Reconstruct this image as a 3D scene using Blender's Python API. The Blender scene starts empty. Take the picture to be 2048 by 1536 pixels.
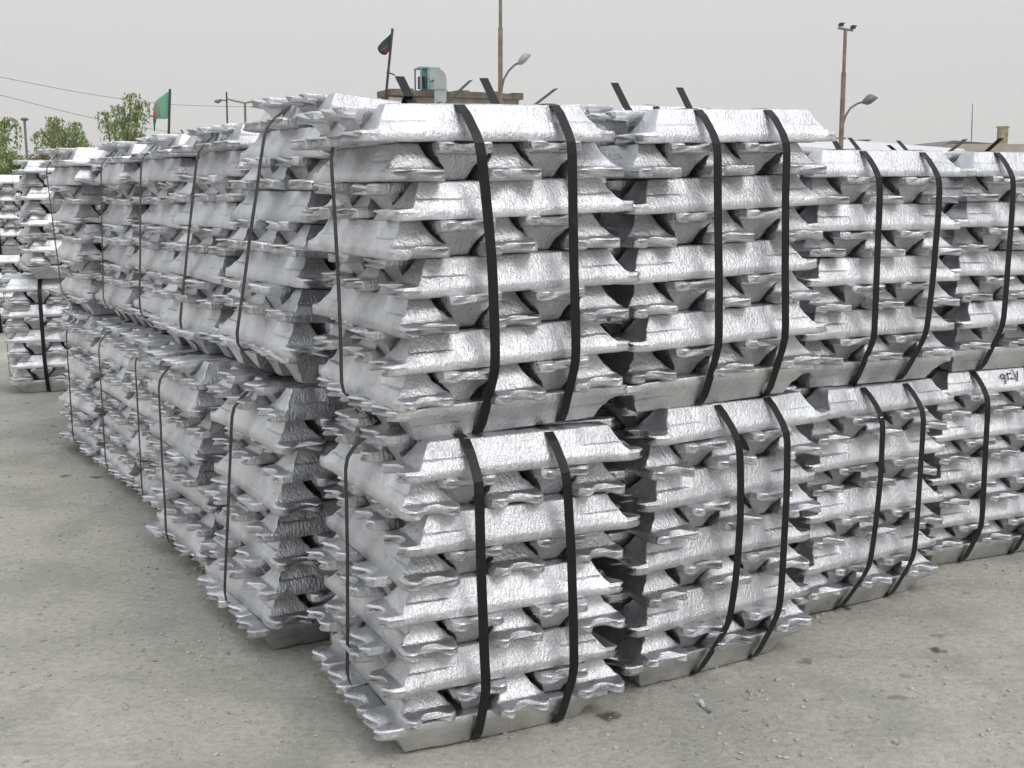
import bpy, math, random
import numpy as np
from mathutils import Vector, Matrix, Euler, noise
R = math.radians
random.seed(7); rng = np.random.default_rng(7)
SC = bpy.context.scene; COL = SC.collection

# ------------------------------------------------------------------ camera
FPX = 2324.0; PITCH = 0.16847; EYE = 1.688
cam = bpy.data.cameras.new('camera'); co = bpy.data.objects.new('camera', cam); COL.objects.link(co)
cam.sensor_width = 36; cam.lens = FPX/2048*36; cam.clip_end = 3000; cam.clip_start = .05
co.location = (0, 0, EYE); co.rotation_euler = (math.pi/2-PITCH, 0, 0)
SC.camera = co
# ------------------------------------------------------------------ sky
SUN_EL, SUN_AZ = 50, 138        # azimuth clockwise from +Y
w = bpy.data.worlds.new('World'); SC.world = w; w.use_nodes = True
nt = w.node_tree; nt.nodes.clear()
out = nt.nodes.new('ShaderNodeOutputWorld'); bg = nt.nodes.new('ShaderNodeBackground')
sky = nt.nodes.new('ShaderNodeTexSky'); sky.sky_type = 'NISHITA'; sky.sun_disc = False
sky.sun_elevation = R(SUN_EL); sky.sun_rotation = R(SUN_AZ); sky.air_density = 1.0; sky.dust_density = 4.0
hsv = nt.nodes.new('ShaderNodeHueSaturation'); hsv.inputs['Saturation'].default_value = .06
mx = nt.nodes.new('ShaderNodeMix'); mx.data_type = 'RGBA'; mx.inputs[0].default_value = .86
stc = nt.nodes.new('ShaderNodeTexCoord'); sxz = nt.nodes.new('ShaderNodeSeparateXYZ'); nt.links.new(stc.outputs['Generated'], sxz.inputs[0])
crr = nt.nodes.new('ShaderNodeValToRGB'); ce = crr.color_ramp.elements; ce.new(.10); ce.new(.22)   # even cloud sheet, dusty low down, cooler overhead
for i_, (p_, c_) in enumerate(((0, (.71, .688, .66, 1)), (.07, (.69, .682, .67, 1)), (.2, (.652, .664, .674, 1)), (1, (1.05, 1.09, 1.17, 1)))): ce[i_].position = p_; ce[i_].color = c_
nt.links.new(sxz.outputs[2], crr.inputs[0])
csc = nt.nodes.new('ShaderNodeVectorMath'); csc.operation = 'SCALE'; csc.inputs['Scale'].default_value = 12.4
nt.links.new(crr.outputs[0], csc.inputs[0]); nt.links.new(csc.outputs[0], mx.inputs[7])
nt.links.new(sky.outputs[0], hsv.inputs['Color']); nt.links.new(hsv.outputs[0], mx.inputs[6])
nt.links.new(mx.outputs[2], bg.inputs[0]); bg.inputs[1].default_value = .10
nt.links.new(bg.outputs[0], out.inputs[0])
sl = bpy.data.lights.new('sun', 'SUN'); sl.energy = 1.05; sl.angle = R(24); sl.color = (1, .965, .92)
so = bpy.data.objects.new('sun', sl); COL.objects.link(so)
so.rotation_euler = (R(90-SUN_EL), 0, R(180-SUN_AZ))
SC.view_settings.view_transform = 'Standard'; SC.view_settings.look = 'None'
SC.view_settings.exposure = 0; SC.view_settings.gamma = 1
SC.cycles.max_bounces = 8; SC.cycles.glossy_bounces = 6; SC.cycles.diffuse_bounces = 4
SC.cycles.use_denoising = True

# ------------------------------------------------------------------ materials
def mat(name):
    m = bpy.data.materials.new(name); m.use_nodes = True
    t = m.node_tree; return m, t, t.nodes['Principled BSDF']
def N(t, k, **kw):
    n = t.nodes.new(k)
    for a, b in kw.items():
        if a[0] == '_': n.inputs[a[1:].replace('_', ' ')].default_value = b
        else: setattr(n, a, b)
    return n
def ramp(t, src, stops):
    r = t.nodes.new('ShaderNodeValToRGB'); e = r.color_ramp.elements
    while len(e) < len(stops): e.new(.5)
    for i, (p, c) in enumerate(stops):
        e[i].position = p; e[i].color = c if len(c) == 4 else (*c, 1)
    t.links.new(src, r.inputs[0]); return r.outputs[0]
def mixc(t, f, a, b, mode='MIX'):
    n = t.nodes.new('ShaderNodeMix'); n.data_type = 'RGBA'; n.blend_type = mode
    for i, v in ((0, f), (6, a), (7, b)):
        if hasattr(v, 'links'): t.links.new(v, n.inputs[i])
        elif i == 0: n.inputs[0].default_value = v
        else: n.inputs[i].default_value = (*v, 1)
    return n.outputs[2]
def plain(name, c, rough=.7, metal=0, var=.25, scale=8, bump=0):
    m, t, p = mat(name)
    tc = N(t, 'ShaderNodeTexCoord'); n = N(t, 'ShaderNodeTexNoise', _Scale=scale, _Detail=5.0)
    t.links.new(tc.outputs['Object'], n.inputs['Vector'])
    c0 = tuple(x*(1-var) for x in c); c1 = tuple(min(1, x*(1+var)) for x in c)
    t.links.new(ramp(t, n.outputs[0], [(.3, c0), (.7, c1)]), p.inputs['Base Color'])
    p.inputs['Roughness'].default_value = rough; p.inputs['Metallic'].default_value = metal
    if bump:
        b = N(t, 'ShaderNodeBump', _Strength=.6, _Distance=bump)
        t.links.new(n.outputs[0], b.inputs['Height']); t.links.new(b.outputs[0], p.inputs['Normal'])
    return m

def aluminium():
    m, t, p = mat('cast_aluminium'); L = t.links.new
    tc = N(t, 'ShaderNodeTexCoord'); oi = N(t, 'ShaderNodeObjectInfo')
    off = N(t, 'ShaderNodeVectorMath', operation='MULTIPLY_ADD')
    cx = N(t, 'ShaderNodeCombineXYZ')
    for i in range(3): L(oi.outputs['Random'], cx.inputs[i])
    off.inputs[1].default_value = (13, 29, 7)
    L(cx.outputs[0], off.inputs[0]); L(tc.outputs['Object'], off.inputs[2])
    P = off.outputs[0]
    def nz(scale, det, mapping=None, rough=.55):
        n = N(t, 'ShaderNodeTexNoise', _Scale=scale, _Detail=det, _Roughness=rough)
        if mapping:
            mp = N(t, 'ShaderNodeMapping'); mp.inputs['Scale'].default_value = mapping
            L(P, mp.inputs[0]); L(mp.outputs[0], n.inputs['Vector'])
        else: L(P, n.inputs['Vector'])
        return n.outputs[0]
    big = nz(9, 3); mid = nz(125, 4, (1, 1, .8)); fine = nz(280, 3); streak = nz(75, 3, (1.6, 1.6, .3))
    # oxide bloom: brighter and duller patches of skin
    c = ramp(t, big, [(.28, (.58, .585, .60)), (.5, (.75, .757, .775)), (.72, (.87, .877, .89))])
    c = mixc(t, .35, c, ramp(t, streak, [(.3, (.7, .7, .71)), (.7, (.99, .99, .99))]), 'MULTIPLY')
    vo = N(t, 'ShaderNodeTexVoronoi', _Scale=75.0); L(P, vo.inputs['Vector'])
    pit = ramp(t, vo.outputs['Distance'], [(.03, (1, 1, 1)), (.085, (0, 0, 0))])
    pm = N(t, 'ShaderNodeMath', operation='MULTIPLY'); L(pit, pm.inputs[0])
    L(ramp(t, nz(17, 2), [(.54, (0, 0, 0)), (.62, (1, 1, 1))]), pm.inputs[1])
    c = mixc(t, pm.outputs[0], c, (.30, .30, .305))
    # each ingot its own tone
    tv = N(t, 'ShaderNodeMapRange'); L(oi.outputs['Random'], tv.inputs[0])
    tv.inputs['To Min'].default_value = .80; tv.inputs['To Max'].default_value = 1.03
    vm = N(t, 'ShaderNodeVectorMath', operation='SCALE'); L(c, vm.inputs[0]); L(tv.outputs[0], vm.inputs['Scale'])
    L(vm.outputs[0], p.inputs['Base Color'])
    p.inputs['Metallic'].default_value = .97
    patch_ = ramp(t, nz(13, 3), [(.36, (.55,)*3), (.60, (1, 1, 1))])
    rr = N(t, 'ShaderNodeMapRange'); L(nz(40, 4), rr.inputs[0])
    rr.inputs['From Min'].default_value = .3; rr.inputs['From Max'].default_value = .7
    rr.inputs['To Min'].default_value = .25; rr.inputs['To Max'].default_value = .50
    L(rr.outputs[0], p.inputs['Roughness'])
    b1 = N(t, 'ShaderNodeBump', _Strength=1.0, _Distance=.0030); L(mid, b1.inputs['Height']); L(patch_, b1.inputs['Strength'])
    b2 = N(t, 'ShaderNodeBump', _Strength=.8, _Distance=.0036); L(streak, b2.inputs['Height']); L(b1.outputs[0], b2.inputs['Normal'])
    b3 = N(t, 'ShaderNodeBump', _Strength=.7, _Distance=.0018); L(fine, b3.inputs['Height']); L(b2.outputs[0], b3.inputs['Normal'])
    b4 = N(t, 'ShaderNodeBump', _Strength=1.0, _Distance=.0015, invert=True); L(pm.outputs[0], b4.inputs['Height']); L(b3.outputs[0], b4.inputs['Normal'])
    L(b4.outputs[0], p.inputs['Normal'])
    return m
M_AL = aluminium()

def strap_mat():
    m, t, p = mat('black_strapping'); L = t.links.new
    tc = N(t, 'ShaderNodeTexCoord')
    n = N(t, 'ShaderNodeTexNoise', _Scale=22.0, _Detail=4.0); L(tc.outputs['Object'], n.inputs['Vector'])
    L(ramp(t, n.outputs[0], [(.35, (.006, .0065, .0065)), (.62, (.009, .0095, .0095)), (.85, (.024, .022, .019))]), p.inputs['Base Color'])
    L(ramp(t, n.outputs[0], [(.3, (.36, .36, .36)), (.7, (.52, .52, .52))]), p.inputs['Roughness'])
    p.inputs['Specular IOR Level'].default_value = .33
    b = N(t, 'ShaderNodeBump', _Strength=.3, _Distance=.002); L(n.outputs[0], b.inputs['Height']); L(b.outputs[0], p.inputs['Normal'])
    return m
M_ST = strap_mat()

def ground_mat():
    m, t, p = mat('dusty_concrete'); L = t.links.new
    tc = N(t, 'ShaderNodeTexCoord'); P = tc.outputs['Object']
    def nz(s, d, r=.55, off=0, sc=(1, 1, 1)):
        n = N(t, 'ShaderNodeTexNoise', _Scale=s, _Detail=d, _Roughness=r)
        mp = N(t, 'ShaderNodeMapping'); mp.inputs['Location'].default_value = (off, off*.7, 0); mp.inputs['Scale'].default_value = sc
        L(P, mp.inputs[0]); L(mp.outputs[0], n.inputs['Vector']); return n.outputs[0]
    c = ramp(t, nz(1.1, 7, .6), [(.3, (.365, .355, .318)), (.5, (.46, .446, .398)), (.7, (.535, .515, .455))])
    c = mixc(t, ramp(t, nz(2.6, 5, .55, 5, (1, .5, 1)), [(.54, (0, 0, 0)), (.66, (.5,)*3)]), c, (.31, .302, .275))
    c = mixc(t, ramp(t, nz(3.3, 6, .6, 9), [(.60, (0, 0, 0)), (.74, (.6,)*3)]), c, (.53, .50, .43))
    c = mixc(t, ramp(t, nz(7, 5, .7, 31), [(.69, (0, 0, 0)), (.75, (.5,)*3)]), c, (.55, .47, .33))
    g = nz(140, 4, .7, 2); c = mixc(t, .8, c, ramp(t, g, [(.3, (.72, .72, .72)), (.55, (1, 1, 1)), (.75, (1.12, 1.11, 1.08))]), 'MULTIPLY')
    g2 = nz(34, 5, .65, 4); c = mixc(t, .75, c, ramp(t, g2, [(.32, (.72, .72, .71)), (.6, (1.06, 1.06, 1.05))]), 'MULTIPLY')
    c = mixc(t, ramp(t, nz(60, 3, .6, 77), [(.66, (0, 0, 0)), (.72, (.8,)*3)]), c, (.15, .145, .13))
    c = mixc(t, ramp(t, nz(75, 3, .6, 55), [(.68, (0, 0, 0)), (.73, (.7,)*3)]), c, (.62, .60, .54))
    c = mixc(t, ramp(t, nz(5.5, 4, .6, 91, (.35, 1, 1)), [(.54, (0, 0, 0)), (.66, (.35,)*3)]), c, (.28, .272, .25))
    c = mixc(t, ramp(t, nz(1.5, 5, .6, 141), [(.56, (0, 0, 0)), (.64, (.5,)*3)]), c, (.30, .295, .265))
    sc_ = N(t, 'ShaderNodeTexNoise', _Scale=1.0, _Detail=4.0); sm = N(t, 'ShaderNodeMapping'); sm.inputs['Rotation'].default_value = (0, 0, .7); sm.inputs['Scale'].default_value = (1.2, 26, 1)
    L(P, sm.inputs[0]); L(sm.outputs[0], sc_.inputs['Vector'])
    c = mixc(t, ramp(t, sc_.outputs[0], [(.70, (0, 0, 0)), (.76, (.5,)*3)]), c, (.62, .58, .48))
    # small dark oil spots
    vo = N(t, 'ShaderNodeTexVoronoi', _Scale=3.1); 
    wp = N(t, 'ShaderNodeVectorMath', operation='MULTIPLY_ADD'); wn = N(t, 'ShaderNodeTexNoise', _Scale=22.0, _Detail=3.0)
    L(P, wn.inputs['Vector']); L(wn.outputs['Color'], wp.inputs[0]); wp.inputs[1].default_value = (.09, .07, 0); L(P, wp.inputs[2]); L(wp.outputs[0], vo.inputs['Vector'])
    c = mixc(t, ramp(t, vo.outputs['Distance'], [(.05, (.85,)*3), (.12, (0, 0, 0))]), c, (.07, .066, .058))
    vo2 = N(t, 'ShaderNodeTexVoronoi', _Scale=9.0); L(wp.outputs[0], vo2.inputs['Vector'])
    c = mixc(t, ramp(t, vo2.outputs['Distance'], [(.045, (.5,)*3), (.09, (0, 0, 0))]), c, (.12, .115, .10))
    L(c, p.inputs['Base Color']); p.inputs['Roughness'].default_value = .92; p.inputs['Specular IOR Level'].default_value = .25
    b1 = N(t, 'ShaderNodeBump', _Strength=1.0, _Distance=.009); L(g2, b1.inputs['Height'])
    b2 = N(t, 'ShaderNodeBump', _Strength=.8, _Distance=.002); L(g, b2.inputs['Height']); L(b1.outputs[0], b2.inputs['Normal'])
    L(b2.outputs[0], p.inputs['Normal'])
    return m

# ------------------------------------------------------------------ helpers
def setp(o, label=None, cat=None, group=None, kind=None):
    if label: o['label'] = label
    if cat: o['category'] = cat
    if group: o['group'] = group
    if kind: o['kind'] = kind
    return o
def mesh(name, V, F, m, smooth=True):
    me = bpy.data.meshes.new(name); me.from_pydata([tuple(v) for v in V], [], [tuple(f) for f in F])
    me.materials.append(m)
    if smooth: me.polygons.foreach_set('use_smooth', [True]*len(me.polygons))
    me.update(); return me
def sheared(me, sh):
    if sh != (0, 0):
        for v in me.vertices: v.co.x += sh[0]*v.co.z; v.co.y += sh[1]*v.co.z
    return me
def link(name, me, parent=None, loc=None, rot=None):
    o = bpy.data.objects.new(name, me); COL.objects.link(o)
    if parent: o.parent = parent
    if loc is not None: o.location = loc
    if rot is not None: o.rotation_euler = rot
    return o
def thing(name, loc, label, cat, group=None, rot=(0, 0, 0)):
    o = link(name, None, None, loc, rot); o.empty_display_size = .2
    return setp(o, label, cat, group)
class MB:
    def __init__(s): s.V = []; s.F = []
    def add(s, V, F):
        b = len(s.V); s.V += [tuple(v) for v in V]; s.F += [tuple(i+b for i in f) for f in F]; return s
    def box(s, c, d, rz=0, bev=0):
        x, y, z = d[0]/2, d[1]/2, d[2]/2; cr, sr = math.cos(rz), math.sin(rz)
        V = [(c[0]+a*x*cr-b*y*sr, c[1]+a*x*sr+b*y*cr, c[2]+e*z) for a in (-1, 1) for b in (-1, 1) for e in (-1, 1)]
        return s.add(V, [(0, 1, 3, 2), (4, 6, 7, 5), (0, 4, 5, 1), (2, 3, 7, 6), (0, 2, 6, 4), (1, 5, 7, 3)])
    def tube(s, pts, rad, n=10, cap=True):
        pts = [Vector(p) for p in pts]; k = len(pts)
        rad = rad if hasattr(rad, '__len__') else [rad]*k
        V = []; up = None
        for i, p in enumerate(pts):
            d = (pts[min(i+1, k-1)]-pts[max(i-1, 0)]).normalized()
            a = d.orthogonal().normalized() if up is None else (up - d*up.dot(d)).normalized()
            up = a; b = d.cross(a)
            for j in range(n):
                q = 2*math.pi*j/n; V.append(p+(a*math.cos(q)+b*math.sin(q))*rad[i])
        F = [(i*n+j, i*n+(j+1) % n, (i+1)*n+(j+1) % n, (i+1)*n+j) for i in range(k-1) for j in range(n)]
        if cap: F += [tuple(range(n-1, -1, -1)), tuple(range((k-1)*n, k*n))]
        return s.add(V, F)
    def build(s, name, m, parent=None, smooth=False, loc=None, rot=None):
        return link(name, mesh(name, s.V, s.F, m, smooth), parent, loc, rot)
def at(px, py, Y):
    """world point seen at photograph pixel (px,py) at forward distance Y"""
    a = (px-1024)/FPX; b = (768-py)/FPX
    dy = math.cos(PITCH)+b*math.sin(PITCH); dz = -math.sin(PITCH)+b*math.cos(PITCH)
    return Vector((a*Y/dy, Y, EYE+dz*Y/dy))

# ------------------------------------------------------------------ ground
G = 900
link('ground', mesh('ground', [(-G, -40, 0), (G, -40, 0), (G, G*2, 0), (-G, G*2, 0)], [(0, 1, 2, 3)], ground_mat(), False))['kind'] = 'structure'

# loose grit and small stones lying on the yard
def gravel():
    t = (1+5**.5)/2
    ico = np.array([(-1, t, 0), (1, t, 0), (-1, -t, 0), (1, -t, 0), (0, -1, t), (0, 1, t), (0, -1, -t), (0, 1, -t), (t, 0, -1), (t, 0, 1), (-t, 0, -1), (-t, 0, 1)])/1.9
    fi = np.array([(0, 11, 5), (0, 5, 1), (0, 1, 7), (0, 7, 10), (0, 10, 11), (1, 5, 9), (5, 11, 4), (11, 10, 2), (10, 7, 6), (7, 1, 8), (3, 9, 4), (3, 4, 2), (3, 2, 6), (3, 6, 8), (3, 8, 9), (4, 9, 5), (2, 4, 11), (6, 2, 10), (8, 6, 7), (9, 8, 1)])
    n = 60000
    x = rng.uniform(-4.2, 3.6, n); y = 1.7+6.5*rng.random(n)**1.7
    keep = np.array([noise.noise(Vector((a*1.3, b*1.3, 3)))+.25*noise.noise(Vector((a*6, b*6, 8))) for a, b in zip(x, y)]) > rng.uniform(-.35, .35, n)
    x, y = x[keep], y[keep]; n = len(x)
    s = .0013+.008*rng.random(n)**9+.0026*rng.random(n)**1.5
    V = np.zeros((n, 12, 3)); 
    sc = rng.uniform(.65, 1.35, (n, 1, 3)); sc[:, :, 2] *= .6
    V = ico[None]*sc*(1+rng.uniform(-.25, .25, (n, 12, 1)))*s[:, None, None]
    a = rng.uniform(0, 6.28, n); ca, sa = np.cos(a)[:, None], np.sin(a)[:, None]
    X = V[:, :, 0]*ca-V[:, :, 1]*sa+x[:, None]; Y = V[:, :, 0]*sa+V[:, :, 1]*ca+y[:, None]
    Z = V[:, :, 2]+s[:, None]*.3
    VV = np.stack([X, Y, Z], -1).reshape(-1, 3); FF = (fi[None]+12*np.arange(n)[:, None, None]).reshape(-1, 3)
    me = mesh('gravel', VV.tolist(), FF.tolist(), plain('grit', (.42, .405, .36), .9, 0, .4, 40), False)
    setp(link('gravel', me), kind='stuff')
gravel()

# ------------------------------------------------------------------ ingots
H = .105; LT, LN, WW, WN, PP = .819, .604, .178, .078, .1435
def ingot_mesh(seed):
    rr = random.Random(seed)
    hL = LT/2
    nt_ = [rr.uniform(.030, .050), rr.uniform(.030, .050)]       # notch depth each end
    pr = [(rr.uniform(-.008, .006), rr.uniform(-.008, .006)) for _ in range(2)]  # the two lugs of each end
    arch = [rr.uniform(.005, .012) for _ in range(2)]
    droop = [rr.uniform(-.003, .006) for _ in range(2)]
    xs = [0, .02, .04, .06, .08, .10, .12, .14, .152, .158, .163, .168, .174, .182, .19, .20, .21, .22, .23, .24, .25, .258, .268, .276, .282, .286, .2895, .2935, .298, .303, .308, .313, .318, .323, .328, .333, .341, .348, .355, .362, .369, .376, .382, .3865, .390, .392]
    xs = [x*1.0446 for x in xs]
    xs = [-x for x in reversed(xs[1:])]+xs
    def height(ax):
        if ax < LN/2-.006: return H
        if ax < LN/2: return H-.003*((ax-LN/2+.006)/.006)**2
        if ax > .346: return .033-.003*(ax-.346)/.064
        u = (ax-LN/2)/(.346-LN/2)       # straight wall, concave foot
        return .033+(H-.003-.033)*((1-u)**1.18)
    def hw(z, ax=0):   # half width at height; the foot flares out bell-like towards the ears
        fl_ = min(1, max(0, (ax-.255)/.10)); fl_ = fl_*fl_*(3-2*fl_)
        B = .0815+(WW/2-.0815)*fl_
        if z < .022: return B
        u = (z-.022)/(H-.022)
        return WN/2+(B-WN/2)*((1-u)**(1.0+.45*fl_))
    nb = 9; V = []; per = None
    dz1 = rr.uniform(0, 50); pdep = rr.uniform(.5, 1.1)
    for x in xs:
        ax = abs(x); e = 0 if x < 0 else 1; h = height(ax)
        pts = []
        W = hw(0, ax)
        for i in range(-nb, nb+1):                                # wide face
            pts.append((W*.985*i/nb, 0.0, 0))
        pts += [(W, .004, 1), (W+.0005, .012, 1), (W-.001, min(.0215, h-.001), 1)]
        top = hw(h, ax); ZS = [.026, .032, .039, .046, .0525, .0555, .0575, .060, .066, .074, .083, .092, .099, .1012]; ns = len(ZS)
        z0 = .0222
        side = []
        for k in range(1, ns+1):
            z = min(ZS[k-1], h-.0036-.0001*(ns-k)) if h > .037 else z0+(h-z0)*k/ns*.5
            y = hw(z, ax)
            # recessed grip pocket in the upper half near the ends
            pk = pdep * min(1, max(0, (ax-.175)/.034)) * min(1, max(0, (z-.0545)/.003)) * (1 if ax < .322 else 0)
            y -= .0095*pk
            side.append((y, z, 1))
        pts += side
        tp = side[-1][0]
        tw = max(min(tp-.003, top-.002), .01) if h > .037 else W-.004
        tops = [(tw*(1-i/nb), h - (.0006 if i == 0 else 0), 0) for i in range(0, nb+1)]
        pts += tops
        right = pts[nb:]               # from centre bottom around to centre top
        left = [(-y, z, f) for y, z, f in pts[2*nb+1:]][::-1]
        ring = pts[:2*nb+1]+pts[2*nb+1:]+left[1:]
        tipu = max(0, (ax-.346)/(hL-.346))
        fl = 1-max(0, (ax-.401)/(hL-.401))**2*.36                  # rounded lip
        for (y, z, f) in ring:
            q = abs(y)/W
            xx = x; zz = z
            if tipu > 0:
                s = math.copysign(1, x)
                g = 1/(1+math.exp((q-.42)/.075))                    # notch in the middle
                lug = pr[e][0 if y < 0 else 1]
                cr = max(0, (q-.66)/.34)**2.2*.026                 # rounded lug corners
                L = -nt_[e]*g + lug*(1-g) - cr
                xx = x+s*L*tipu
                zc = .016
                zz = zc+(z-zc)*fl
                zz += arch[e]*g*tipu*(1 if z < .016 else .3)
                zz += -droop[e]*0+droop[e]*tipu**2*.6
                y = y*(1-.06*tipu)
            V.append([xx, y, zz])
        per = len(ring)
    n = len(xs)
    V = np.array(V)
    for i, v in enumerate(V):                                      # lumpy cast skin
        p = Vector(v)+Vector((dz1, 0, 0))
        a = noise.noise_vector(p*11)*.0009 + noise.noise_vector(p*30)*.0009 + noise.noise_vector(p*85)*.0006
        v += np.array(a)
    bend = rr.uniform(-.004, .004)
    V[:, 2] += bend*((V[:, 0]/hL)**2-.3); V[:, 1] += rr.uniform(-.003, .003)*(V[:, 0]/hL)**2
    F = [(i*per+j, (i+1)*per+j, (i+1)*per+(j+1) % per, i*per+(j+1) % per) for i in range(n-1) for j in range(per)]
    F += [tuple(range(per)), tuple(range(n*per-1, (n-1)*per-1, -1))]
    return mesh('ingot', V.tolist(), F, M_AL, True)
INGOTS = [ingot_mesh(s) for s in range(12)]

# ------------------------------------------------------------------ strapping
SW = .031
def hull_path(pts):
    pts = sorted(set((round(a, 4), round(b, 4)) for a, b in pts))
    def half(ps):
        h = []
        for p in ps:
            while len(h) > 1 and (h[-1][0]-h[-2][0])*(p[1]-h[-2][1])-(h[-1][1]-h[-2][1])*(p[0]-h[-2][0]) <= 0: h.pop()
            h.append(p)
        return h
    lo = half(pts); up = half(pts[::-1]); return lo[:-1]+up[:-1]
def strap_mesh(axis, loop, ct, cm, cb, seed, ztop):
    """closed ribbon; axis 'Y' = runs round in the YZ plane at x=c(z)"""
    rr = random.Random(seed); n = len(loop); P = []
    for i in range(n):
        a, b = Vector(loop[i]), Vector(loop[(i+1) % n]); L = (b-a).length; k = max(1, int(L/.035))
        for j in range(k): P.append(a.lerp(b, j/k))
    m = len(P); V = []; T = .0011
    # soften corners
    for _ in range(2): P = [(P[i-1]+P[i]*4+P[(i+1) % m])/6 for i in range(m)]
    for i, p in enumerate(P):
        d = (P[(i+1) % m]-P[i-1]).normalized(); nrm = Vector((d.y, -d.x))   # outward for ccw loop
        u = p.y/ztop; c = (cb*(1-u)*(1-2*u)+4*cm*u*(1-u)+ct*u*(2*u-1))
        c += .0015*noise.noise(Vector((p.x*5, p.y*5, seed)))
        tw = .10*noise.noise(Vector((p.x*3, p.y*3, seed+9)))
        o = .0022+.003*abs(noise.noise(Vector((p.x*4+seed, p.y*4, 2))))
        for sx, so_ in ((-1, 0), (1, 0), (1, 1), (-1, 1)):
            q = p+nrm*(o+so_*T+sx*tw*SW/2*.35)
            s = c+sx*SW/2
            V.append((s, q.x, q.y) if axis == 'Y' else (q.x, s, q.y))
    F = [(i*4+j, ((i+1) % m)*4+j, ((i+1) % m)*4+(j+1) % 4, i*4+(j+1) % 4) for i in range(m) for j in range(4)]
    return mesh('strap', V, F, M_ST, False)
def tail_mesh(axis, c, s0, dirn, L, ang, z0, curl, seed):
    """loose end: lies on the strap, then stands up at an angle"""
    V = []; k = 14; T = .0011; a = 0; p = Vector((s0, z0+.004))
    for i in range(k+1):
        u = i/k; a = R(ang)*min(1, u*2.6) + curl*u
        d = Vector((math.cos(a)*dirn, math.sin(a))); nrm = Vector((-d.y, d.x))
        for sx, so_ in ((-1, 0), (1, 0), (1, 1), (-1, 1)):
            q = p+nrm*so_*T; s = c+sx*SW/2+u*.02*math.sin(seed)
            V.append((s, q.x, q.y) if axis == 'Y' else (q.x, s, q.y))
        p = p+d*L/k
    F = [(i*4+j, (i+1)*4+j, (i+1)*4+(j+1) % 4, i*4+(j+1) % 4) for i in range(k) for j in range(4)]+[(3, 2, 1, 0), (4*k, 4*k+1, 4*k+2, 4*k+3)]
    return mesh('strap_tail', V, F, M_ST, False)

GRP = 'strapped bundles of aluminium ingots'
def bundle(x, y, z, rot, tilt, hs, label, seed, ystraps=((-.14, -.14, -.13), (.14, .14, .15)), xstraps=((0, 0, 0),), tails=(), shift={}, jit=1.0, tilty=0, shear=(0, 0)):
    rr = random.Random(seed)
    t = thing('ingot_bundle', (x, y, z), label, 'ingot bundle', GRP, (tilty, -tilt, rot))
    h = H*hs
    for k in range(9):
        alongX = (k % 2 == 0)
        n = 4 if k == 0 else 5
        lx, ly, lr = rr.gauss(0, .008)*jit, rr.gauss(0, .008)*jit, rr.gauss(0, .012)*jit
        if k in (0, 8): ly *= .15; lr *= .3
        if k in shift:
            lx += shift[k][0]; ly += shift[k][1]; lr += shift[k][2]
        for i in range(n):
            if k == 0: off = (i-1.5)*.180; inv = True
            else: off = (i-2)*PP; inv = (i % 2 == 1)
            me = rr.choice(INGOTS)
            sl_ = rr.gauss(0, .009)*jit
            slx = max(-.020, min(.016, sl_)); yaw = rr.gauss(0, .014)*jit
            px, py = (slx, off) if alongX else (off, slx)
            px, py = px*math.cos(lr)-py*math.sin(lr)+lx, px*math.sin(lr)+py*math.cos(lr)+ly
            zz = k*h+(h if inv else 0)
            px += shear[0]*zz; py += shear[1]*zz
            base = 0 if alongX else math.pi/2
            if rr.random() < .5: base += math.pi
            o = link('ingot', me, t)
            roll = rr.gauss(0, .018)*jit; pit = rr.gauss(0, .005)*jit
            if k in (0, 8): roll *= .25; yaw *= .4
            M = Matrix.Translation((px, py, zz)) @ Matrix.Rotation(base+yaw+lr, 4, 'Z') @ Matrix.Rotation((math.pi if inv else 0)+roll, 4, 'X') @ Matrix.Rotation(pit, 4, 'Y') @ Matrix.Diagonal((rr.uniform(.985, 1.012), rr.uniform(.97, 1.03), hs*.992, 1))
            o.matrix_local = M
    e = 2*PP+.087; en = 2*PP+WN/2+.007; e0 = 1.5*.180+WN/2+.014; tip = LT/2+.015
    for j, (ct, cm, cb) in enumerate(ystraps):
        pts = []
        for s in (-1, 1): pts += [(s*en, 9*h), (s*e, 8*h), (s*tip, 8*h-.004), (s*tip, 2*h), (s*e0, 0), (s*(1.5*.180+.095), h)]
        s_ = link('strap', sheared(strap_mesh('Y', hull_path(pts), ct, cm, cb, seed*3+j, 9*h), shear), t)
        for (ax, idx, s0, dirn, L, ang, curl) in tails:
            if ax == 'Y' and idx == j: link('strap_tail', sheared(tail_mesh('Y', ct, s0, dirn, L, ang, 9*h, curl, seed+j), shear), s_)
    for j, (ct, cm, cb) in enumerate(xstraps):
        pts = []
        for s in (-1, 1): pts += [(s*LN/2, 9*h), (s*tip*.98, 8*h), (s*tip*.98, h*1.0), (s*LN/2*.98, 0)]
        s_ = link('strap', sheared(strap_mesh('X', hull_path(pts), ct, cm, cb, seed*5+j+77, 9*h), shear), t)
        for (ax, idx, s0, dirn, L, ang, curl) in tails:
            if ax == 'X' and idx == j: link('strap_tail', sheared(tail_mesh('X', ct, s0, dirn, L, ang, 9*h, curl, seed+j), shear), s_)
    return t

def stack(S, seed, lo_label, up_label, lo={}, up={}, dz=0, hsu=None):
    x, y, r, t1, t2, ux, uy, hs, ur = S
    t1 = max(-.018, min(.018, t1))
    b1 = bundle(x, y, .004, r, t1, hs, lo_label, seed, **lo)
    a = r+ur
    X = x+ux*math.cos(a)-uy*math.sin(a); Y = y+ux*math.sin(a)+uy*math.cos(a)
    b2 = bundle(X, Y, 9*H*hs+.005+dz, a, t2, hsu or hs, up_label, seed+100, **up)
    return b1, b2

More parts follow.
